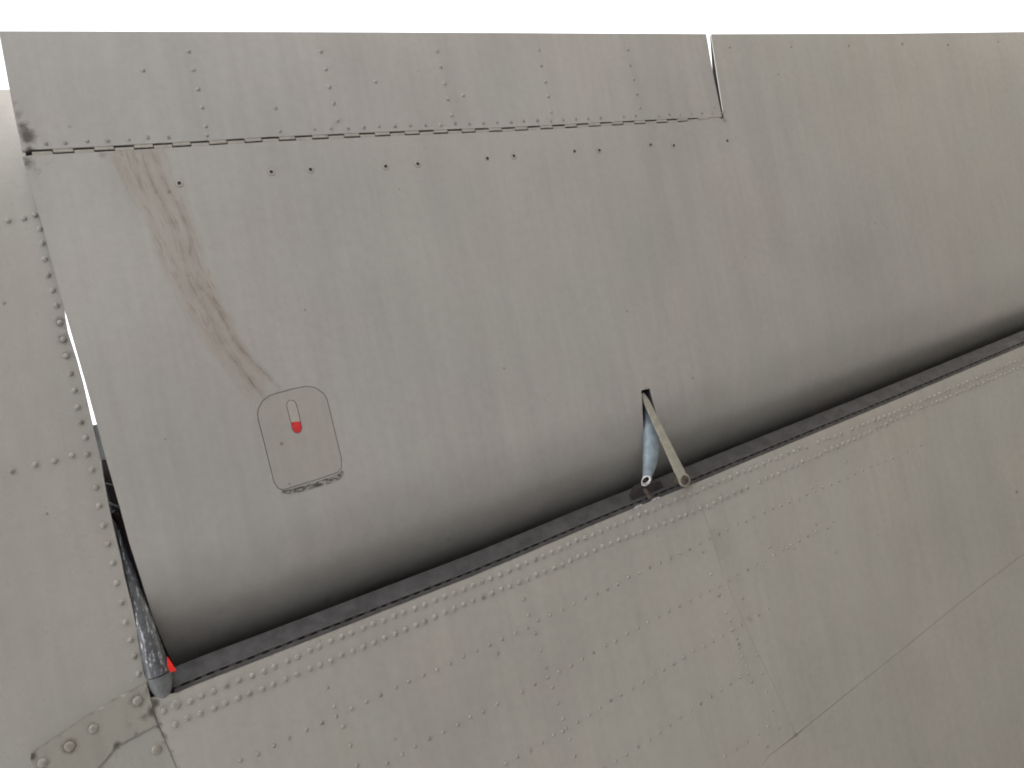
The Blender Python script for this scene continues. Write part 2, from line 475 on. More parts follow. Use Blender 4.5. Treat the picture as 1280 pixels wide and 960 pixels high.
# ================================================================== AILERON
aileron = empty('aileron', P(640, 350, .03), 'broad plain grey aileron with a red-tipped hatch latch, hanging above the riveted wing edge', 'aileron')
xmaxT = extend(TE_ALL[-3], TE_ALL[-1], .9)
hx = shift(HINGE, +.0045)                              # forward side of the hinge slot
hx[-1] = (hx[-1][0] + .0015, hx[-1][1])
left_px = [(28, 197), (55, 290), (80, 385), (107, 480), (122, 535), (132, 572), (150, 635), (162, 680), (175, 720), (190, 768), (206, 808), (221, 838)]
left = [XYS(a, b, z_ail) for a, b in left_px]
tabcut = line_xy([(906.5, 147), (904, 132), (898, 95), (889.5, 41.5)])
outer = [tuple(t) for t in line_xy(TE2_PX)] + [xmaxT] + NOSE[::-1] + left[::-1] + hx[:-1] + tabcut[:-1]
outer[len(TE2_PX) + 1 + len(NOSE) + len(left)] = XY(30, 194.5)
HATCH_PX = [(322.5, 510.6), (328, 501), (337.5, 493.8), (354, 489), (365.6, 485.7), (382.5, 482.5), (394, 484), (404, 491), (409, 498.5), (412.5, 512.5), (420, 544), (427.5, 574), (427, 585.6), (422, 591), (394, 600.6), (365.6, 609), (353.5, 613), (347, 610), (342, 602.5), (334.7, 572.5), (328, 546), (322.5, 525.6), (321.6, 518)]
SLOT_PX = [(357.8, 507), (359, 502.5), (361.5, 500), (366, 500), (369, 502), (370.6, 505), (373.5, 515), (376, 527.5), (377.8, 535), (376, 540), (372, 542), (368, 540.5), (365.2, 537), (363.4, 528.5), (360.2, 517)]
SLIT_PX = [(801.5, 488), (812.5, 485.5), (818, 508), (823.5, 530), (824, 548), (820, 568), (811, 574), (806, 560), (804.5, 545), (803, 515)]
hatch = [XYS(a, b, z_ail) for a, b in HATCH_PX]
slot = [XYS(a, b, z_ail) for a, b in SLOT_PX]
slit = [XYS(a, b, z_ail) for a, b in SLIT_PX]
def inset(loop, d):
    A = sum((loop[i][0] * loop[(i + 1) % len(loop)][1] - loop[(i + 1) % len(loop)][0] * loop[i][1]) for i in range(len(loop)))
    s = 1 if A > 0 else -1; out = []
    for i in range(len(loop)):
        a = Vector(loop[i - 1]); b = Vector(loop[(i + 1) % len(loop)]); t = (b - a).normalized()
        out.append((loop[i][0] - t.y * d * s, loop[i][1] + t.x * d * s))
    return out
STAIN_PX = [(170, 180), (186, 225), (208, 268), (228, 320), (250, 372), (276, 418), (302, 462), (332, 506)]
STAIN = [XYS(a, b, z_ail) for a, b in STAIN_PX]
ST_L = [42, 44, 38, 36, 33, 31, 27, 21]; ST_R = [46, 40, 40, 33, 32, 33, 25, 16]
stl = [XYS(a - w, b, z_ail) for (a, b), w in zip(STAIN_PX, ST_L)]
STW = [max(.012, abs(poly_dist(STAIN, *p)[0])) for p in stl]
STLEN = sum(math.dist(a, b) for a, b in zip(STAIN[:-1], STAIN[1:]))
_acc = [0]
for a, b in zip(STAIN[:-1], STAIN[1:]): _acc.append(_acc[-1] + math.dist(a, b))
ail_sp = spots([(34, 203, 12, .75), (46, 214, 12, .45), (128, 194, 9, .5), (212, 240, 4, .7), (195, 240, 4, .55), (236, 344, 3, .55), (340, 186, 9, .35), (150, 196, 16, .3), (60, 205, 25, .28),
                (352, 512, 4, .2), (818, 158, 10, .35), (858, 161, 8, .3), (920, 118, 6, .3), (905, 150, 5, .6), (708, 648, 5, .4), (560, 674, 5, .45), (408, 752, 6, .5), (296, 772, 6, .4), (912, 59, 3, .2), (353, 614, 5, .55), (324, 505, 4, .4), (808, 487, 5, .5), (806, 540, 6, .4)], z_ail)
def wear_ail(x, y):
    v, s = poly_dist(STAIN, x, y)
    w = float(np.interp(s, _acc, STW)); side = -v / w      # polyline runs forward: its left is +X
    if side > 0: side /= 1.0
    t = s / STLEN
    gx = spot_sum(ail_sp, x, y)
    dh, sh = poly_dist(HINGE, x, y)
    if dh > 0: gx = max(gx, .42 * math.exp(-(dh / .006) ** 2) * (.6 + .6 * mnoise.noise(Vector((x * 14, 2, 0)))))
    # streaks hanging below the hinge knuckles
    return (max(-4.0, min(4.0, side)), t if 0 < s < STLEN else -1.0, gx)
fx0 = min(p[0] for p in STAIN) - .06; fx1 = max(p[0] for p in STAIN) + .1
fy0 = min(p[1] for p in STAIN) - .03; fy1 = max(p[1] for p in STAIN) + .03
skin = plate('lower_skin', outer, [hatch, slit], z_ail, .0016, M_AIL, aileron, step=.022, wear=wear_ail, fine=(fx0, fx1, fy0, fy1, .009), extra=near_pts(ail_sp, [HINGE], (.0065, .013)))

RUN_A = [XYS(a, b, z_ail) for a, b in [(178, 190), (184, 215), (197, 245), (215, 278), (224, 300), (233, 340), (246, 372), (268, 405), (284, 440), (306, 466), (326, 492), (332, 504)]]
RUN_B = [XYS(a, b, z_ail) for a, b in [(188, 190), (200, 215), (212, 236), (224, 262), (236, 290), (238, 320), (250, 358), (276, 392), (292, 424), (318, 455), (346, 482)]]
at = skin.data.attributes.new('runs', 'FLOAT_VECTOR', 'POINT'); ob = skin.location + absloc(aileron); data = []
for v in skin.data.vertices:
    x, y = v.co.x + ob.x, v.co.y + ob.y
    k = 1.0 if fx0 - .03 < x < fx1 + .03 and fy0 - .03 < y < fy1 + .03 else 0.0
    data += (poly_dist(RUN_A, x, y)[0], poly_dist(RUN_B, x, y)[0], k)
at.data.foreach_set('vector', data)

# thickness of the aileron: closed box behind the skin
def z_top(x, y): return max(.012 + min(.115 * te_dist(x, y) / .9 * 1.0, .105), z_ail(x, y) + .004)
up_out = [TE_ALL[-3]] + [TE_ALL[-2], TE_ALL[-1], xmaxT] + shift(NOSE, -.002)[::-1] + [(a + .006, b) for a, b in left][::-1] + shift(HINGE, +.016) + [(tabcut[1][0] + .006, tabcut[1][1]), (tabcut[-1][0] + .006, tabcut[-1][1])]
plate('upper_skin', up_out, [], z_top, .0016, M_DARK, aileron, step=.05)
def wall(name, line, zlo, zhi, mat, parent, thick=.002, off=0.0):
    """upright web following a line; zlo/zhi functions of x,y"""
    a = shift(line, off); b = shift(line, off + thick); V, F = [], []
    n = len(a)
    for (ax, ay), (bx, by) in zip(a, b):
        V += [(ax, ay, WING_Z + zlo(ax, ay)), (ax, ay, WING_Z + zhi(ax, ay)), (bx, by, WING_Z + zhi(bx, by)), (bx, by, WING_Z + zlo(bx, by))]
    for i in range(n - 1):
        k = 4 * i
        for j in range(4): F.append((k + j, k + (j + 1) % 4, k + 4 + (j + 1) % 4, k + 4 + j))
    F += [(3, 2, 1, 0), (4 * n - 4, 4 * n - 3, 4 * n - 2, 4 * n - 1)]
    return mesh_obj(name, V, F, mat, parent)
M_EDGE = plain('end_rib_paint', (.30, .31, .31), .4, var=.2, sc=60)
wall('end_rib', densify([(a + .004, b) for a, b in left], .03)[:-2], lambda x, y: z_ail(x, y) + .0017, lambda x, y: max(z_top(x, y) - .0005, z_ail(x, y) + .002), M_EDGE, aileron)
# reinforcing frame behind the hatch and slit: closes the view into the wing box
def z_back(d): return lambda x, y: z_ail(x, y) + d
ho = inset(hatch, -.014)
plate('hatch_frame', ho, [], lambda x, y: z_ail(x, y) + .0030, .001, M_GAP, aileron, step=.03)
so = inset(slit, -.008)

# hatch door with its latch
door = plate('hatch_door', inset(hatch, .0011), [slot], lambda x, y: z_ail(x, y) - .0005, .0016, paint('hatch_paint', (.335, .322, .304), streak=.03, specks=.6), aileron, step=.02)
tag(door, 'rounded hatch door with a pill-shaped latch')
li = inset(slot, .0010)
def split_pill(loop, cut_a, cut_b, keep_low):
    (ax, ay), (bx, by) = cut_a, cut_b; out = []
    f = lambda p: (bx - ax) * (p[1] - ay) - (by - ay) * (p[0] - ax)
    for p0, p1 in zip(loop, loop[1:] + loop[:1]):
        s0, s1 = f(p0), f(p1)
        if (s0 > 0) == keep_low: out.append(p0)
        if (s0 > 0) != (s1 > 0):
            t = s0 / (s0 - s1); out.append((p0[0] + (p1[0] - p0[0]) * t, p0[1] + (p1[1] - p0[1]) * t))
    return out
ca, cb = XYS(355, 529, z_ail), XYS(385, 525.5, z_ail)
zl = lambda x, y: z_ail(x, y) - .0001
plate('latch', split_pill(li, ca, cb, False), [], zl, .0016, M_LATCH, door, step=.01)
plate('latch_tip', split_pill(li, ca, cb, True), [], zl, .0016, M_RED, door, step=.01)
# scraped filler along the hatch's forward edge
fl = [XYS(a, b, z_ail) for a, b in [(351, 614.5), (365.6, 611), (394, 602.8), (422, 593.2), (428, 588), (430, 592), (425, 599), (410, 605), (392, 610), (372, 615.5), (358, 617.5)]]
plate('filler_strip', fl, [], lambda x, y: z_ail(x, y) - .0006, .0005, M_SCRAPE, aileron, step=.006)

# screws with dark sockets ahead of the hinge
def screw_mesh(r, hole, mat=M_AIL):
    V, F, MI = [], [], []
    seg = 16
    prof = [(r, .0005), (r * .92, -.0005), (hole * 1.2, -.0010), (hole, -.0009), (hole * .96, -.0003)]
    for a, z in prof:
        for i in range(seg):
            t = 2 * math.pi * i / seg; V.append((a * math.cos(t), a * math.sin(t), z))
    for k in range(len(prof) - 1):
        for i in range(seg):
            a, b = k * seg + i, k * seg + (i + 1) % seg; F.append((b, a, a + seg, b + seg)); MI.append(1 if k >= 2 else (2 if k == 0 else 0))
    F.append(tuple(reversed([(len(prof) - 1) * seg + i for i in range(seg)]))); MI.append(1)
    me = bpy.data.meshes.new('screw'); me.from_pydata(V, [], F); me.materials.append(mat); me.materials.append(M_DARK); me.materials.append(M_RING)
    me.polygons.foreach_set('material_index', MI); me.update(); return me
M_RING = plain('screw_ring', (.12, .113, .10), .6, var=.3, sc=150)
M_SCR = plain('screw_paint', (.34, .325, .30), .5, var=.1, sc=150)
scr = screw_mesh(.0076, .0027, M_SCR); scr_s = screw_mesh(.0044, .0026, M_SCR)
for a, b, big in [(224, 229, 1), (339, 215, 1), (388, 212, 1), (482, 208, 1), (522, 205, 1), (609, 198, 0), (642, 195, 1), (718, 189, 0), (749, 188, 1), (813, 181, 0), (842, 182, 1), (909, 176, 0)]:
    put('screw', scr if big else scr_s, XYS(a, b, z_ail), z_ail, aileron, -.0001)
for a, b in [(912, 59), (989, 58), (1061, 57), (1128, 55), (1185, 56), (1248, 52)]:
    put('rivet', rivet_mesh(.0042, .0014, M_RIVD), XYS(a, b, z_ail), z_ail, aileron)

# ---- piano hinge between aileron and tab
zh = lambda x, y: .004 + buckle(x, y)
HK0 = [XY(31, 190)] + HINGE[1:-1] + [XY(902, 147.3)]
hinge = mesh_obj('hinge_backing', *(lambda A, B: ([(x, y, WING_Z + .0125) for x, y in A] + [(x, y, WING_Z + .0125) for x, y in B] + [(x, y, WING_Z + .0150) for x, y in A] + [(x, y, WING_Z + .0150) for x, y in B],
        [f for i in range(len(A) - 1) for f in ((i, i + 1, len(A) + i + 1, len(A) + i), (2 * len(A) + i, 3 * len(A) + i, 3 * len(A) + i + 1, 2 * len(A) + i + 1))]))(shift(HK0, -.012), shift(HK0, .012)), M_DARK, aileron)
hinge.name = 'hinge_backing'
def knuckle_piece(a, b, fwd0, fwd1, mat, name, parent):
    """small plate with softened edges between two points of the hinge line"""
    a = Vector(a); b = Vector(b); t = (b - a).normalized(); nrm = Vector((-t.y, t.x))
    g = .0006; bev = .0007
    def ring(ins, z):
        return [tuple((a + t * (g + ins) + nrm * (fwd0 + ins)).to_tuple() + (z,)), tuple((b - t * (g + ins) + nrm * (fwd0 + ins)).to_tuple() + (z,)),
                tuple((b - t * (g + ins) + nrm * (fwd1 - ins)).to_tuple() + (z,)), tuple((a + t * (g + ins) + nrm * (fwd1 - ins)).to_tuple() + (z,))]
    zc = WING_Z + zh(*((a + b) / 2))
    V = ring(0, zc + .0065) + ring(0, zc + bev * .9) + ring(bev, zc + .0001)
    F = [(8, 11, 10, 9)]
    for k in (0, 4):
        for i in range(4): F.append((k + i, k + 4 + i, k + 4 + (i + 1) % 4, k + (i + 1) % 4))
    F.append((0, 1, 2, 3))
    return mesh_obj(name, V, F, mat, parent)
tab = None
# tab built first so that its knuckles can be its children
def z_tab(x, y): return .0036 + buckle(x, y)
tab_out = line_xy(TE_PX) + line_xy([(892.8, 94), (900.5, 130), (903.8, 145.5)]) + shift(HINGE, -.0045)[1:-1][::-1] + line_xy([(27, 187), (16, 135), (8, 92)])
tab_sp = spots([(34, 170, 14, 1.0), (29, 158, 10, .8), (23, 143, 9, .6), (18, 128, 7, .45), (37, 187, 6, .9), (240, 84, 3, .2)], z_tab)
def wear_tab(x, y): return (4.0, -1.0, spot_sum(tab_sp, x, y))
tab = plate('trim_tab', tab_out, [], z_tab, .002, M_TAB, aileron, step=.025, wear=wear_tab, extra=near_pts(tab_sp), ztop=lambda x, y: z_tab(x, y) + .0022 + .045 * min(te_dist(x, y), .2))
tab.data.shade_flat()
tag(tab, 'long trim tab hinged along the trailing edge, four short rivet columns')
HK = along([HINGE[1]] + HINGE[2:-1] + [XY(887, 147.7)], 47)
M_KN = plain('knuckle_paint', (.33, .315, .29), .5, var=.12, sc=90)
for i in range(46):
    a, b = HK[i], HK[i + 1]
    d = random.uniform(-.0003, .0003)
    if i % 2 == 0: knuckle_piece(a, b, -.0011 + d, .0046, M_KN, 'hinge_knuckle', aileron)
    else: knuckle_piece(a, b, -.0046, .0017 + d, M_KN, 'hinge_knuckle', tab)
knuckle_piece(HK[-1], XY(902, 147.3), -.0030, .0024, M_KN, 'hinge_knuckle', aileron)
# leaf step of the hinge along the tab
rt = rivet_mesh(.0036, .0018, M_RIVD); rt2 = rivet_mesh(.0039, .0024, M_RIV)
cols = [[(236, 63), (241, 86), (247, 110), (252, 133), (258, 156)], [(402, 63), (407, 85), (412, 107), (417, 128), (422, 150)], [(547, 62), (551, 83), (556, 103), (561, 123), (565, 143)],
        [(675, 61), (678, 81), (682, 101), (686, 120), (690, 139)], [(786, 61), (789, 80), (793, 98), (797, 116), (801, 134)], [(179, 86)], [(344, 135)], [(580, 118)], [(470, 101)]]
for c_ in cols:
    for a, b in c_: put('rivet', rt2, jit(XY(a, b)), z_tab, tab)
row0 = shift(HINGE, -.0145)
for k, p_ in enumerate(along(row0[2:], 44)):
    if random.random() < .93: put('rivet', rt if random.random() < .8 else rt2, jit(p_, .0008), z_tab, tab, random.choice([0, .0003, .0006]))
for a, b in [(57, 178.5), (81, 177.5)]: put('rivet', rt, XY(a, b), z_tab, tab)

# ---- rounded metal end of the aileron's nose at the left corner
def tube(name, path, mat, parent, seg=20, flat=1.0, caps=True, closed_end=True, wob=0.0, hollow=None):
    """path: list of (Vector, rx) ; swept section; rounded end"""
    V, F = [], []
    n = len(path)
    for i, (c0, r) in enumerate(path):
        t = (path[min(n - 1, i + 1)][0] - path[max(0, i - 1)][0]).normalized()
        u = t.cross(Vector((0, 0, 1))).normalized(); w = u.cross(t).normalized()
        for k in range(seg):
            a = 2 * math.pi * k / seg
            rr = r * (1 + wob * mnoise.noise(Vector((c0.x * 40 + math.cos(a), c0.y * 40, math.sin(a)))))
            V.append(c0 + u * math.cos(a) * rr + w * math.sin(a) * rr * flat)
    for i in range(n - 1):
        for k in range(seg):
            a, b = i * seg + k, i * seg + (k + 1) % seg; F.append((a, b, b + seg, a + seg))
    if caps:
        F.append(tuple(range(seg))[::-1]); F.append(tuple((n - 1) * seg + k for k in range(seg)))
    o = mesh_obj(name, V, F, mat, parent, True); 
    m = o.modifiers.new('b', 'EDGE_SPLIT'); m.split_angle = RAD(50)
    return o
def mmpx(px, py): return (P(px + 1, py) - P(px, py)).length
bul = [(147, 662, 1.5, .050), (152, 684, 4.5, .044), (160, 714, 8, .034), (170, 748, 10, .022), (180, 782, 13, .013), (189, 812, 15, .008), (195, 834, 16, .006), (197.5, 842, 16.2, .006)]
path = [(P(a, b, n), r * mmpx(a, b)) for a, b, r, n in bul]
nf = tube('nose_fairing', path, M_NOSE, aileron, 24, 1.0, wob=.12)
tag(nf, 'scraped dark metal nose end of the aileron beside the gap')
capp = [(197.7, 842.5, 16.1, .006), (200.5, 853, 15.4, .007), (203, 862, 13.2, .009), (205, 868, 9.5, .011), (206.5, 872, 4, .013), (207, 873, .5, .014)]
tube('end_cap', [(P(a, b, n), r * mmpx(a, b)) for a, b, r, n in capp], M_CAP, nf, 24, 1.0)
rm = [P(209, 820, -.012), P(220.5, 838, -.014), P(212.5, 840.5, -.016), P(209, 832, -.016)]
V = [v for v in rm] + [v + Vector((0, 0, .0012)) for v in rm]
mesh_obj('red_tag', V, [(3, 2, 1, 0), (4, 5, 6, 7)] + [(i, (i + 1) % 4, 4 + (i + 1) % 4, 4 + i) for i in range(4)], M_REDB, nf)

# ================================================================== WING
wing = empty('wing', P(760, 800, .05), 'grey riveted underside of the wing, filling the lower half with rivet rows', 'wing')
SEAM_PX = [(188, 872), (192, 888), (199, 908), (209, 931), (222, 962)]
SEAM = line_xy(SEAM_PX); SEAM.append(extend(SEAM[-2], SEAM[-1], .6))
FSEAM_PX = [(950, 961), (960, 946), (995, 919), (1060, 866), (1135, 806), (1200, 753), (1240, 722), (1280, 692)]
FS = line_xy(FSEAM_PX); FSx = [extend(FS[1], FS[0], .7)] + FS + [extend(FS[-3], FS[-1], .9)]
CSEAM = line_xy([(868, 604.5), (905, 720), (935, 790), (955, 832), (975, 873), (995, 919)])
def isect_trim(l): return l
# aft left panel
g_ = .0003
YMAX = max(p[1] for p in FSx[:1] + [SEAM[-1]]) + .3
wing_sp = spots([(193, 880, 9, .9), (204, 884, 8, .55), (213, 878, 6, .5), (199, 905, 5, .75), (206, 922, 6, .8), (214, 940, 4, .6), (222, 958, 4, .5), (860, 606, 9, .7), (876, 606, 8, .35), (790, 636, 8, .5), (924, 806, 2.5, .7), (899, 744, 4, .5), (995, 919, 4, .6), (223, 883, 10, .25), (1180, 560, 3, .3), (1271, 615, 2.5, .7), (960, 934, 2.5, .6)], z_wing)
def wear_wing(x, y):
    g1 = spot_sum(wing_sp, x, y)
    d, s = poly_dist(SEAM[:6], x, y); g1 = max(g1, .55 * math.exp(-(d / .004) ** 2))
    d, s = poly_dist(EDGE, x, y); g1 = max(g1, .42 * math.exp(-(d / .003) ** 2))
    d, s = poly_dist(FSx, x, y); g1 = max(g1, .30 * math.exp(-(d / .0025) ** 2))
    return (4.0, -1.0, g1)
cs_hit = CSEAM[0]
# EDGE split at the chord seam
iE = [i for i, p_ in enumerate(EDGE) if p_[0] < CSEAM[0][0]][-1]
fE = CSEAM[0]
FSL = [p_ for p_ in FSx if p_[0] < CSEAM[-1][0] - .01]
FSR = [p_ for p_ in FSx if p_[0] > CSEAM[-1][0] + .01]
cl = [(a - g_, b) for a, b in CSEAM]; cr = [(a + g_ * .6, b) for a, b in CSEAM]
fsl = shift(FSL + [CSEAM[-1]], -g_ - .0002)[:-1]; fsr = shift([CSEAM[-1]] + FSR, -g_ - .0002)[1:]
cl[-1] = (cl[-1][0], cl[-1][1] - .001); cr[-1] = (cr[-1][0], cr[-1][1] - .001)
pa = EDGE[:iE + 1] + cl + fsl[::-1] + [(SEAM[-1][0], FSL[0][1])] + SEAM[::-1]
# close properly on the left end
pa = EDGE[:iE + 1] + cl + fsl[::-1] + [(SEAM[-1][0] + .02, max(FSL[0][1], SEAM[-1][1]) + .02)] + SEAM[::-1]
pb = cr[:1] + EDGE[iE + 1:] + fsr[::-1] + cr[:0:-1]
pf = shift(FSx, g_ + .0002) + [(FSx[-1][0], YMAX + .6), (FSx[0][0], YMAX + .6)]
skinA = plate('skin_panel', pa, [], z_wing, .0016, M_WING, wing, step=.02, wear=wear_wing, extra=near_pts(wing_sp, [SEAM[:6], EDGE, FSx]))
skinB = plate('skin_panel', pb, [], z_wing, .0016, M_WING, wing, step=.03, wear=wear_wing, extra=near_pts(wing_sp, [EDGE, FSx]))
skinF = plate('skin_panel', pf, [], lambda x, y: z_wing(x, y) - .0002, .0016, M_WING, wing, step=.04, wear=wear_wing, extra=near_pts([], [FSx]))
# dirt-filled joints behind the seams
def strip(name, line, half, n0, mat, parent, th=.001, step=.05):
    A, B = shift(line, half), shift(line, -half)
    return plate(name, A + B[::-1], [], lambda x, y: n0 + z_wing(x, y), th, mat, parent, step=step)
M_JNT = plain('joint_sealant', (.22, .21, .19), .7, var=.3, sc=90)
strip('joint_strip', [(a, b + .008) for a, b in CSEAM[:1]] + CSEAM[1:], .012, .0019, M_JNT, wing)
strip('joint_strip', FSx, .012, .0035, M_JNT, wing)

# left (inboard) panel across the gap, with the same rivets
sd_line = [XYS(a, b, z_side) for a, b in SIDE_PX]
p0 = XY(8, 112, .02)
sx0 = -2.0
lineTE = [XYS(-60, 111, z_side), XYS(8, 112, z_side)]
far_dark = None
side_out = [ (sx0, lineTE[0][1]) , lineTE[0]] + sd_line + [SEAM[0]] + [(SEAM[0][0] - .0006, SEAM[0][1] + .004)] + [(a - .0007, b) for a, b in SEAM[1:]] + [(SEAM[-1][0], YMAX), (sx0, YMAX)]
sd_sp = spots([(75, 403, 10, .8), (79, 424, 11, .75), (84, 444, 10, .65), (90, 466, 8, .4), (5, 379, 4, .7), (58, 642, 3, .5), (130, 655, 4, .3), (184, 862, 9, .5), (191, 880, 9, .7), (147, 932, 6, .5), (166, 915, 5, .3), (198, 905, 5, .7), (206, 925, 5, .6)], z_side)
def wear_side(x, y):
    d, s = poly_dist(sd_line, x, y); gg = .30 * math.exp(-(d / .004) ** 2)
    d, s = poly_dist(SEAM[:6], x, y); gg = max(gg, .45 * math.exp(-(d / .005) ** 2))
    return (4.0, -1.0, max(gg, spot_sum(sd_sp, x, y)))
def z_side2(x, y):
    """the side panel comes level with the wing skin towards the corner"""
    t = poly_dist(SEAM[:6], x, y); 
    k = min(1, max(0, (math.dist((x, y), SEAM[0]) - .02) / .25))
    if y > SEAM[0][1]: k = min(k, max(0, (abs(t[0]) - .0) / .3))
    k = k * k * (3 - 2 * k)
    return z_wing(x, y) * (1 - k) + z_side(x, y) * k
side = plate('side_panel', side_out, [], z_side2, .018, M_SIDE, wing, step=.03, wear=wear_side, extra=near_pts(sd_sp, [sd_line, SEAM[:6]]))
tag(side, 'smoothly curved grey panel left of the gap, paler towards the sky')
rs = rivet_mesh(.0045, .0033, M_RIV); rsd = rivet_mesh(.0045, .0033, M_RIVD)
SR = [(45, 269), (51, 286), (54, 304), (57, 324), (61, 344), (67, 363), (72, 382), (76, 403), (80, 424), (84, 445), (89, 467), (94, 488), (98, 509), (102, 528), (108, 547), (110, 568), (116, 587), (121, 609), (125, 632), (130, 657), (136, 680), (142, 704), (147, 729), (153, 753), (158, 778), (164, 800), (169, 820), (174, 842), (91, 569), (69, 576), (45, 581), (16, 589), (-8, 594), (31, 273), (11, 276), (-10, 279)]
for a, b in SR: put('rivet', rs if random.random() < .8 else rsd, XYS(a - 1, b, z_side2), z_side2, side)
for a, b in [(5, 379), (58, 642)]: put('rivet', rivet_mesh(.0026, .001, M_RIVD), XYS(a, b, z_side2), z_side2, side)

# cover plate across the corner
CP = [(183, 853), (160, 864), (120, 887), (80, 914), (46, 936), (39, 941), (38, 949), (44, 964), (70, 990), (110, 975), (125, 958), (146, 933), (168, 921), (196, 906), (191, 886)]
zc = lambda x, y: z_side2(x, y) - .0022
cpl = [XYS(a, b, zc) for a, b in CP]
cp_sp = spots([(40, 946, 6, .9), (50, 955, 7, .5), (146, 932, 6, .75), (170, 918, 4, .45), (172, 876, 13, .5), (180, 896, 9, .45), (190, 890, 8, .7), (160, 906, 9, .3), (188, 862, 7, .6), (117, 911, 10, .5), (87, 933, 11, .7), (53, 954, 10, .5)], zc)
cp_sp = [(a, b, c_, min(1.2, d * 1.45)) for a, b, c_, d in cp_sp]
def wear_cp(x, y):
    d, s = poly_dist(cpl[:9], x, y); gg = .5 * math.exp(-(d / .003) ** 2)
    d, s = poly_dist(cpl[9:], x, y); gg = max(gg, .5 * math.exp(-(d / .003) ** 2))
    return (4.0, -1.0, max(gg, spot_sum(cp_sp, x, y)))
cover = plate('cover_plate', cpl, [], zc, .002, paint('cover_paint', (.315, .30, .272), streak=.06, wear=True), wing, step=.008, wear=wear_cp, extra=near_pts(cp_sp))
tag(cover, 'small stained cover plate held by big screws across the corner')
bigr = rivet_mesh(.0078, .0030, M_RIVD, 16); bigs = screw_mesh(.0085, .0030, plain('screw_stained', (.22, .20, .17), .6, var=.3, sc=100))
M_BS = plain('screw_pale', (.29, .275, .255), .5, var=.2, sc=120)
for a, b, me in [(172, 876, rivet_mesh(.0072, .0026, M_BS, 16)), (117, 911, rivet_mesh(.0070, .0022, M_BS, 16)), (87, 933, bigr), (53, 954, rivet_mesh(.0072, .0024, M_BS, 16))]:
    w_ = None if True else put('washer', screw_mesh(.0095, .0074, plain('washer_dirt', (.17, .15, .125), .7, var=.3, sc=100) if 'washer_dirt' not in bpy.data.materials else bpy.data.materials['washer_dirt']), XYS(a, b, zc), zc, cover, .0001)
    put('screw', me, XYS(a, b, zc), zc, cover)
put('screw', bigr, XYS(196, 937, z_side2), z_side2, side)

# wing rivets ------------------------------------------------------
r1 = rivet_mesh(.0050, .0032, M_RIV); r1d = rivet_mesh(.0050, .0032, M_RIVD); r2 = rivet_mesh(.0036, .0019, M_RIV); r2d = rivet_mesh(.0035, .0022, M_RIVD)
rows = []
def row(pxs, pitch, small, drop=.004):
    l = line_xy(pxs); T = sum(math.dist(a, b) for a, b in zip(l[:-1], l[1:])); n = max(2, round(T / pitch))
    for p_ in along(l, n):
        if random.random() > drop: rows.append((jit(p_, .0009), small))
def pitch_of(a, b): return math.dist(XY(*a), XY(*b))
pt = pitch_of((252, 870), (267.5, 863.5))
row([(237, 876), (327, 840), (446, 788), (617, 722), (740, 668), (872, 614), (977, 570), (1110, 519), (1275, 450)], pt, 0)
row([(218, 905), (325, 862), (452, 809), (621, 739), (681, 715), (761, 680), (862, 642), (961, 597), (1064, 550), (1135, 517), (1278, 458)], pt, 0)
rows.append((XY(220, 881), 2)); rows.append((XY(205, 889), 0))
pt3 = pitch_of((339, 934), (359, 925))
row([(300, 951), (339, 934), (417, 897), (520, 848), (632, 797), (688, 769), (782, 725), (860, 687), (941, 646), (1043, 604), (1160, 553)], pt3, 1, .02)
row([(447, 957), (484, 954)], pt3, 1)
row([(484, 954), (536, 925), (600, 891), (634, 875), (696, 841), (727, 824), (768, 801), (834, 765), (884, 740), (940, 709), (1020, 664)], pt3, 1, .02)
row([(600, 973), (642, 949), (706, 912), (762, 877), (815, 846), (866, 816), (903, 794), (960, 762)], pt3, 1, .02)
row([(740, 969), (769, 952), (823, 917), (870, 884), (925, 847)], pt3, 1, .08)
row([(880, 965), (930, 930), (960, 908)], pt3, 1, .1)
for a, b in [(409, 859), (418, 883), (429, 908), (438, 932), (446, 957), (655, 749), (661, 769), (669.5, 792), (676, 813), (683, 834), (691, 859), (697, 879), (704, 899), (712, 924), (719, 945), (685, 847), (703.5, 914), (622, 817),
             (1015, 610), (1058, 577), (1020, 655), (1042, 652), (1035, 660), (985, 685), (962, 684), (1045, 690)]:
    rows.append((XY(a, b), 1))
row([(899, 744), (908, 767), (917, 787), (924, 805), (932, 830), (939, 853), (945, 872), (951, 886)], pitch_of((908, 767), (912, 776)) * 1.05, 1, .1)
row([(879, 690), (899, 744)], pitch_of((908, 767), (915, 786)), 1, .1)
row([(927, 748), (940, 790), (959, 868), (975, 910)], pitch_of((908, 767), (916, 788)), 1, .15)
def zrow(p_): return skinF if False else wing
def depthkey(r): return (Vector((r[0][0], r[0][1], WING_Z)) - CAM).length
rows.sort(key=depthkey)
indiv = rows[:292]; rest = rows[292:]
for p_, s in indiv:
    me = (r1 if random.random() < .92 else r1d) if s == 0 else (rivet_mesh(.0078, .0028, M_RIV, 14) if s == 2 else (r2 if random.random() < .75 else r2d))
    put('rivet', me, p_, z_wing, wing)
if rest:
    V, F = [], []
    for p_, s in rest:
        me = r1 if s == 0 else r2; b = len(V); z = WING_Z + z_wing(*p_)
        V += [(v.co.x + p_[0], v.co.y + p_[1], v.co.z + z) for v in me.vertices]; F += [tuple(i + b for i in f.vertices) for f in me.polygons]
    tag(mesh_obj('far_rivets', V, F, M_RIV, wing, True), 'far ends of the rivet rows', kind='stuff')

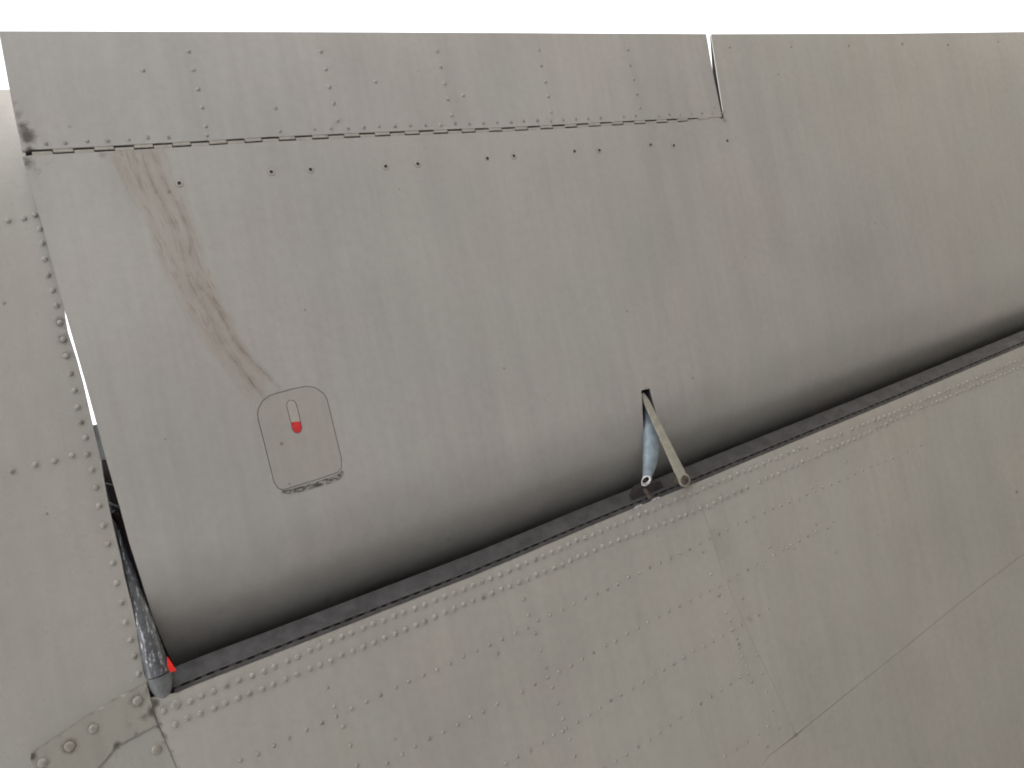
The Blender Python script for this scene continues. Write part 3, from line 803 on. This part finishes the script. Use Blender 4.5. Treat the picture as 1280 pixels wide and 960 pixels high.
# rest of the wing, out of view, stretched to shade the ground below
def slab(name, x0, x1, y0, y1, mat=None):
    plate(name, [(x0, y0), (x1, y0), (x1, y1), (x0, y1)], [], lambda x, y: .0, .27, mat or M_WING_FAR, wing, step=.6)
M_WING_FAR = paint('wing_far_paint', (.345, .332, .312), specks=.1)
slab('forward_shade_skin', sx0 - 5.5, FSx[-1][0] + 6.5, YMAX + .605, YMAX + 10)
slab('outboard_shade_skin', FSx[-1][0] + .005, FSx[-1][0] + 4.5, FSx[-1][1] - .2, YMAX + .6)
slab('inboard_shade_skin', sx0 - 3.5, sx0 - .005, lineTE[0][1], YMAX + .6)

# cove: lip flange, slotted seam, inner shroud, spar and upper skin
EL = [extend(EDGE[1], EDGE[0], .004)] + EDGE[1:]
def band_between(name, o0, o1, n0, n1, mat, th=.0012, line=None):
    """strip parallel to the wing edge, o metres aft of it, rising from n0 to n1"""
    l = densify(line or EL, .05)[:-int(1e9) or None]
    l = along(line or EL, 60)
    A, B = shift(l, -o0), shift(l, -o1); V, F = [], []
    for (ax, ay), (bx, by) in zip(A, B):
        V += [(ax, ay, WING_Z + n0), (bx, by, WING_Z + n1), (bx, by, WING_Z + n1 + th), (ax, ay, WING_Z + n0 + th)]
    for i in range(len(l) - 1):
        k = 4 * i
        for j in range(4): F.append((k + j, k + (j + 1) % 4, k + 4 + (j + 1) % 4, k + 4 + j))
    return mesh_obj(name, V, F, mat, wing)
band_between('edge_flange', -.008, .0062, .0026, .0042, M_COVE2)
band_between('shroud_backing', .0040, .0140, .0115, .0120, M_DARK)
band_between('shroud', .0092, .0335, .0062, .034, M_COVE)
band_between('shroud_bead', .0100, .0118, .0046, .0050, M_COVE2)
# short bridges across the slit, the dashed line under the edge
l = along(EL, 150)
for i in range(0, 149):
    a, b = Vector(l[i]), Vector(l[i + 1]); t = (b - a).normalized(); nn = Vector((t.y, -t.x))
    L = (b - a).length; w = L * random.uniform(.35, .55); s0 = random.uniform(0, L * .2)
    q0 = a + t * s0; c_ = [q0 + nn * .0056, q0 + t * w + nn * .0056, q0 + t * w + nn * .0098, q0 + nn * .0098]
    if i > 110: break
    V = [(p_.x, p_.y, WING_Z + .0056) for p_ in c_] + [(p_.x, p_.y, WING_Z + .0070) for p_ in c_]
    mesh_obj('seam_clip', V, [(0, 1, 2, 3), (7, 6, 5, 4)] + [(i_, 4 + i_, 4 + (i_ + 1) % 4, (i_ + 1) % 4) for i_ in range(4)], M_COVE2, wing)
wall('rear_spar', along(EDGE, 50), lambda x, y: .0016, lambda x, y: .268, M_DARK, wing, .003, .05)
gapl = line_xy([(100, 590), (128, 572), (140, 573)], .27)
usk = [gapl[0], gapl[1], gapl[2]] + [(gapl[2][0] + .05, gapl[2][1] + .02)] + shift(NOSE, -.16)[1:] + [(NOSE[-1][0], YMAX + .6), (sx0, YMAX + .6), (sx0, gapl[0][1])]
plate('upper_skin', usk, [], lambda x, y: .270, .002, M_PRIMER, wing, step=.12)
# closing web and a few struts seen in the dark lower part of the gap
cw = line_xy([(118, 585), (127, 612), (137, 650), (149, 700), (157, 735)], .05)
wall('closing_web', along(cw, 8), lambda x, y: .032, lambda x, y: .268, M_PRIMER, wing, .002, 0)
for (a0, b0, a1, b1, n, w, m) in [(131, 627, 150, 634, .06, .004, M_BARE), (127, 603, 140, 606, .07, .0018, M_BARE), (140, 640, 156, 660, .09, .012, M_RUST)]:
    A, B = P(a0, b0, n), P(a1, b1, n + .01)
    tube('gap_strut', [(A, w * .5), (A.lerp(B, .5), w * .5), (B, w * .5)], m, wing, 8)

# bare end of the closing rib showing in the gap
M_RIBEND = chipped('rib_end', (.72, .76, .76), (.12, .12, .12), .35, .2)
re_ = [P(a, b, .03) for a, b in [(109, 532), (126, 530), (137, 574), (120, 575)]]
mesh_obj('rib_end', re_ + [v + Vector((0, 0, .02)) for v in re_], [(3, 2, 1, 0), (4, 5, 6, 7)] + [(i, (i + 1) % 4, 4 + (i + 1) % 4, 4 + i) for i in range(4)], M_RIBEND, wing)

# bright bent fittings under the horn, on the wing edge
M_BRT = plain('bright_fitting', (.62, .62, .66), .3, metal=.5, var=.2, sc=120)
def block(name, pxs, n0, n1, mat, parent, rise=.0):
    b = [P(a, c_, n0) for a, c_ in pxs]; t = [v + Vector((0, 0, n1 - n0)) for v in b]
    k = len(b); V = b + t
    o = mesh_obj(name, V, [tuple(range(k))[::-1], tuple(range(k, 2 * k))] + [(i, (i + 1) % k, k + (i + 1) % k, k + i) for i in range(k)], mat, parent)
    m = o.modifiers.new('bev', 'BEVEL'); m.width = .0009; m.segments = 2
    return o
fit = empty('hinge_fitting', P(808, 630, .01), 'dark hinge fitting with two bright lugs under the blue-grey horn', 'hinge fitting')
block('bracket_body', [(786, 637), (790, 619), (803, 606), (826, 601), (833, 615), (812, 627), (796, 634)], .012, .04, M_PRIMER, fit)
block('lug', [(792, 636.5), (796, 632.5), (803, 630), (803, 632), (797, 635.5)], -.002, .002, M_BRT, fit)
block('lug', [(814, 627), (817, 623.5), (823, 621), (827, 621.5), (821, 625)], -.002, .002, M_BRT, fit)
block('web', [(804, 612), (808, 610), (815, 621), (811, 624)], -.002, .0, M_RUST, fit)

# ---- control horn: hollow blue-grey tube drooping out of the slit (part of the aileron)
HZ = [(809, 500, 4, .030), (811, 520, 6, .024), (813, 540, 8.2, .016), (814.2, 560, 9.2, .006), (812.6, 576, 8.4, -.004), (810.2, 589, 6.4, -.012), (808.4, 598, 4.8, -.017)]
def horn(name, pts, seg, flat, mat, parent):
    V, F, MI = [], [], []
    n = len(pts); C_ = [P(a, b, z) for a, b, r, z in pts]; R = [r * mmpx(a, b) for a, b, r, z in pts]
    def ring(c0, t, r, fl):
        u = t.cross(Vector((0, 0, 1))).normalized(); w = u.cross(t).normalized(); 
        return [c0 + u * math.cos(2 * math.pi * k / seg) * r + w * math.sin(2 * math.pi * k / seg) * r * fl for k in range(seg)]
    for i in range(n):
        t = (C_[min(n - 1, i + 1)] - C_[max(0, i - 1)]).normalized(); V += ring(C_[i], t, R[i], flat)
    t = (C_[-1] - C_[-2]).normalized()
    tilt = (t + Vector((0, 0, -1.25))).normalized()        # mouth cut obliquely, facing down
    e = C_[-1] + t * .006
    V += ring(e, tilt, R[-1] * 1.02, 1.35); V += ring(e + tilt * .0010, tilt, R[-1] * .90, 1.32); V += ring(e - tilt * .0002 + Vector((-.0006, -.0022, 0)), tilt, R[-1] * .70, 1.05); V += ring(e - tilt * .012, tilt, R[-1] * .5, .6)
    m = n + 4
    for i in range(m - 1):
        for k in range(seg):
            a, b = i * seg + k, i * seg + (k + 1) % seg; F.append((a, b, b + seg, a + seg)); MI.append(0 if i < n - 1 else (1 if i < n + 2 else 2))
    F.append(tuple((m - 1) * seg + k for k in range(seg))); MI.append(2); F.append(tuple(range(seg))[::-1]); MI.append(0)
    return mesh_obj(name, V, F, [mat, M_BARE, M_DARK], parent, True, MI)
h_ = horn('control_horn', HZ, 20, .7, M_HORN, aileron); tag(h_, 'blue-grey hollow horn with a bright bare mouth, drooping from the slit')
# slit liner
V, F = [], []
so2 = slit; k = len(so2)
for (a, b) in so2: V.append((a, b, WING_Z + z_ail(a, b) + .0014))
for (a, b) in inset(so2, -.003): V.append((a, b, WING_Z + z_ail(a, b) + .03))
F = [(i, (i + 1) % k, k + (i + 1) % k, k + i) for i in range(k)] + [tuple(range(k, 2 * k))]
mesh_obj('slit_liner', V, F, plain('slit_inside', (.085, .085, .10), .6, var=.4), aileron)

# ---- push rod from the slit to the wing edge
rod = empty('push_rod', P(856, 600, -.02), 'flat khaki push rod slanting from the slit to a rusty bolt', 'push rod')
A, B = P(803.0, 492, .0135), P(853, 597, -.030)
t = (B - A).normalized(); u = t.cross(Vector((0, 0, 1))).normalized(); w = u.cross(t).normalized()
V = []
for f, hw in ((0, .0045), (.10, .0078), (.5, .0095), (.93, .0118), (1, .0115)):
    c0 = A.lerp(B, f)
    for su, sw in ((-1, -1), (-.86, -1.5), (.86, -1.5), (1, -1), (1, 1), (-1, 1)): V.append(c0 + u * hw * su + w * .0016 * sw)
F = []
for i in range(4):
    for j in range(6): F.append((i * 6 + j, i * 6 + (j + 1) % 6, (i + 1) * 6 + (j + 1) % 6, (i + 1) * 6 + j))
F += [tuple(range(6))[::-1], tuple(range(24, 30))]
o = mesh_obj('rod_blade', V, F, M_ROD, rod)
bm = bmesh.new(); bm.from_mesh(o.data); bmesh.ops.recalc_face_normals(bm, faces=bm.faces); bm.to_mesh(o.data); bm.free()
def disc(name, c0, r, h, mat, parent, seg=20, bev=.0008, axis=Vector((0, 0, -1))):
    V, F = [], []
    qv = Vector((0, 0, -1)).rotation_difference(axis)
    for rr, z in ((r, h), (r, bev), (r - bev, 0)):
        for i in range(seg):
            a = 2 * math.pi * i / seg; V.append(c0 + qv @ Vector((rr * math.cos(a), rr * math.sin(a), z)))
    for kk in range(2):
        for i in range(seg): F.append((kk * seg + i, kk * seg + seg + i, kk * seg + seg + (i + 1) % seg, kk * seg + (i + 1) % seg))
    F.append(tuple(2 * seg + i for i in range(seg))[::-1])
    return mesh_obj(name, V, F, mat, parent)
cB = P(856, 600, -.031)
disc('rod_eye', cB, .0145, .004, M_ROD, rod, 24)
disc('washer', cB + Vector((0, 0, -.0015)), .0108, .0015, M_RUST, rod, 24)
disc('bolt_head', cB + Vector((.0005, .0008, -.0048)), .0060, .0035, M_GAP, rod, 6)
disc('bolt_stem', cB + Vector((0, 0, -.0005)), .0055, .036, M_RUST, rod, 12)
for o in list(bpy.data.objects):
    if o.name.startswith(('rod_eye', 'washer', 'bolt_', 'lug', 'nose_f', 'end_cap', 'control_horn', 'bracket', 'web', 'seam_clip', 'gap_strut', 'hinge_knuckle', 'red_tag', 'edge_flange', 'shroud', 'rear_spar', 'closing', 'end_rib', 'slit_liner')) and o.type == 'MESH' and o.data.users == 1:
        bm = bmesh.new(); bm.from_mesh(o.data); bmesh.ops.recalc_face_normals(bm, faces=bm.faces); bm.to_mesh(o.data); bm.free()
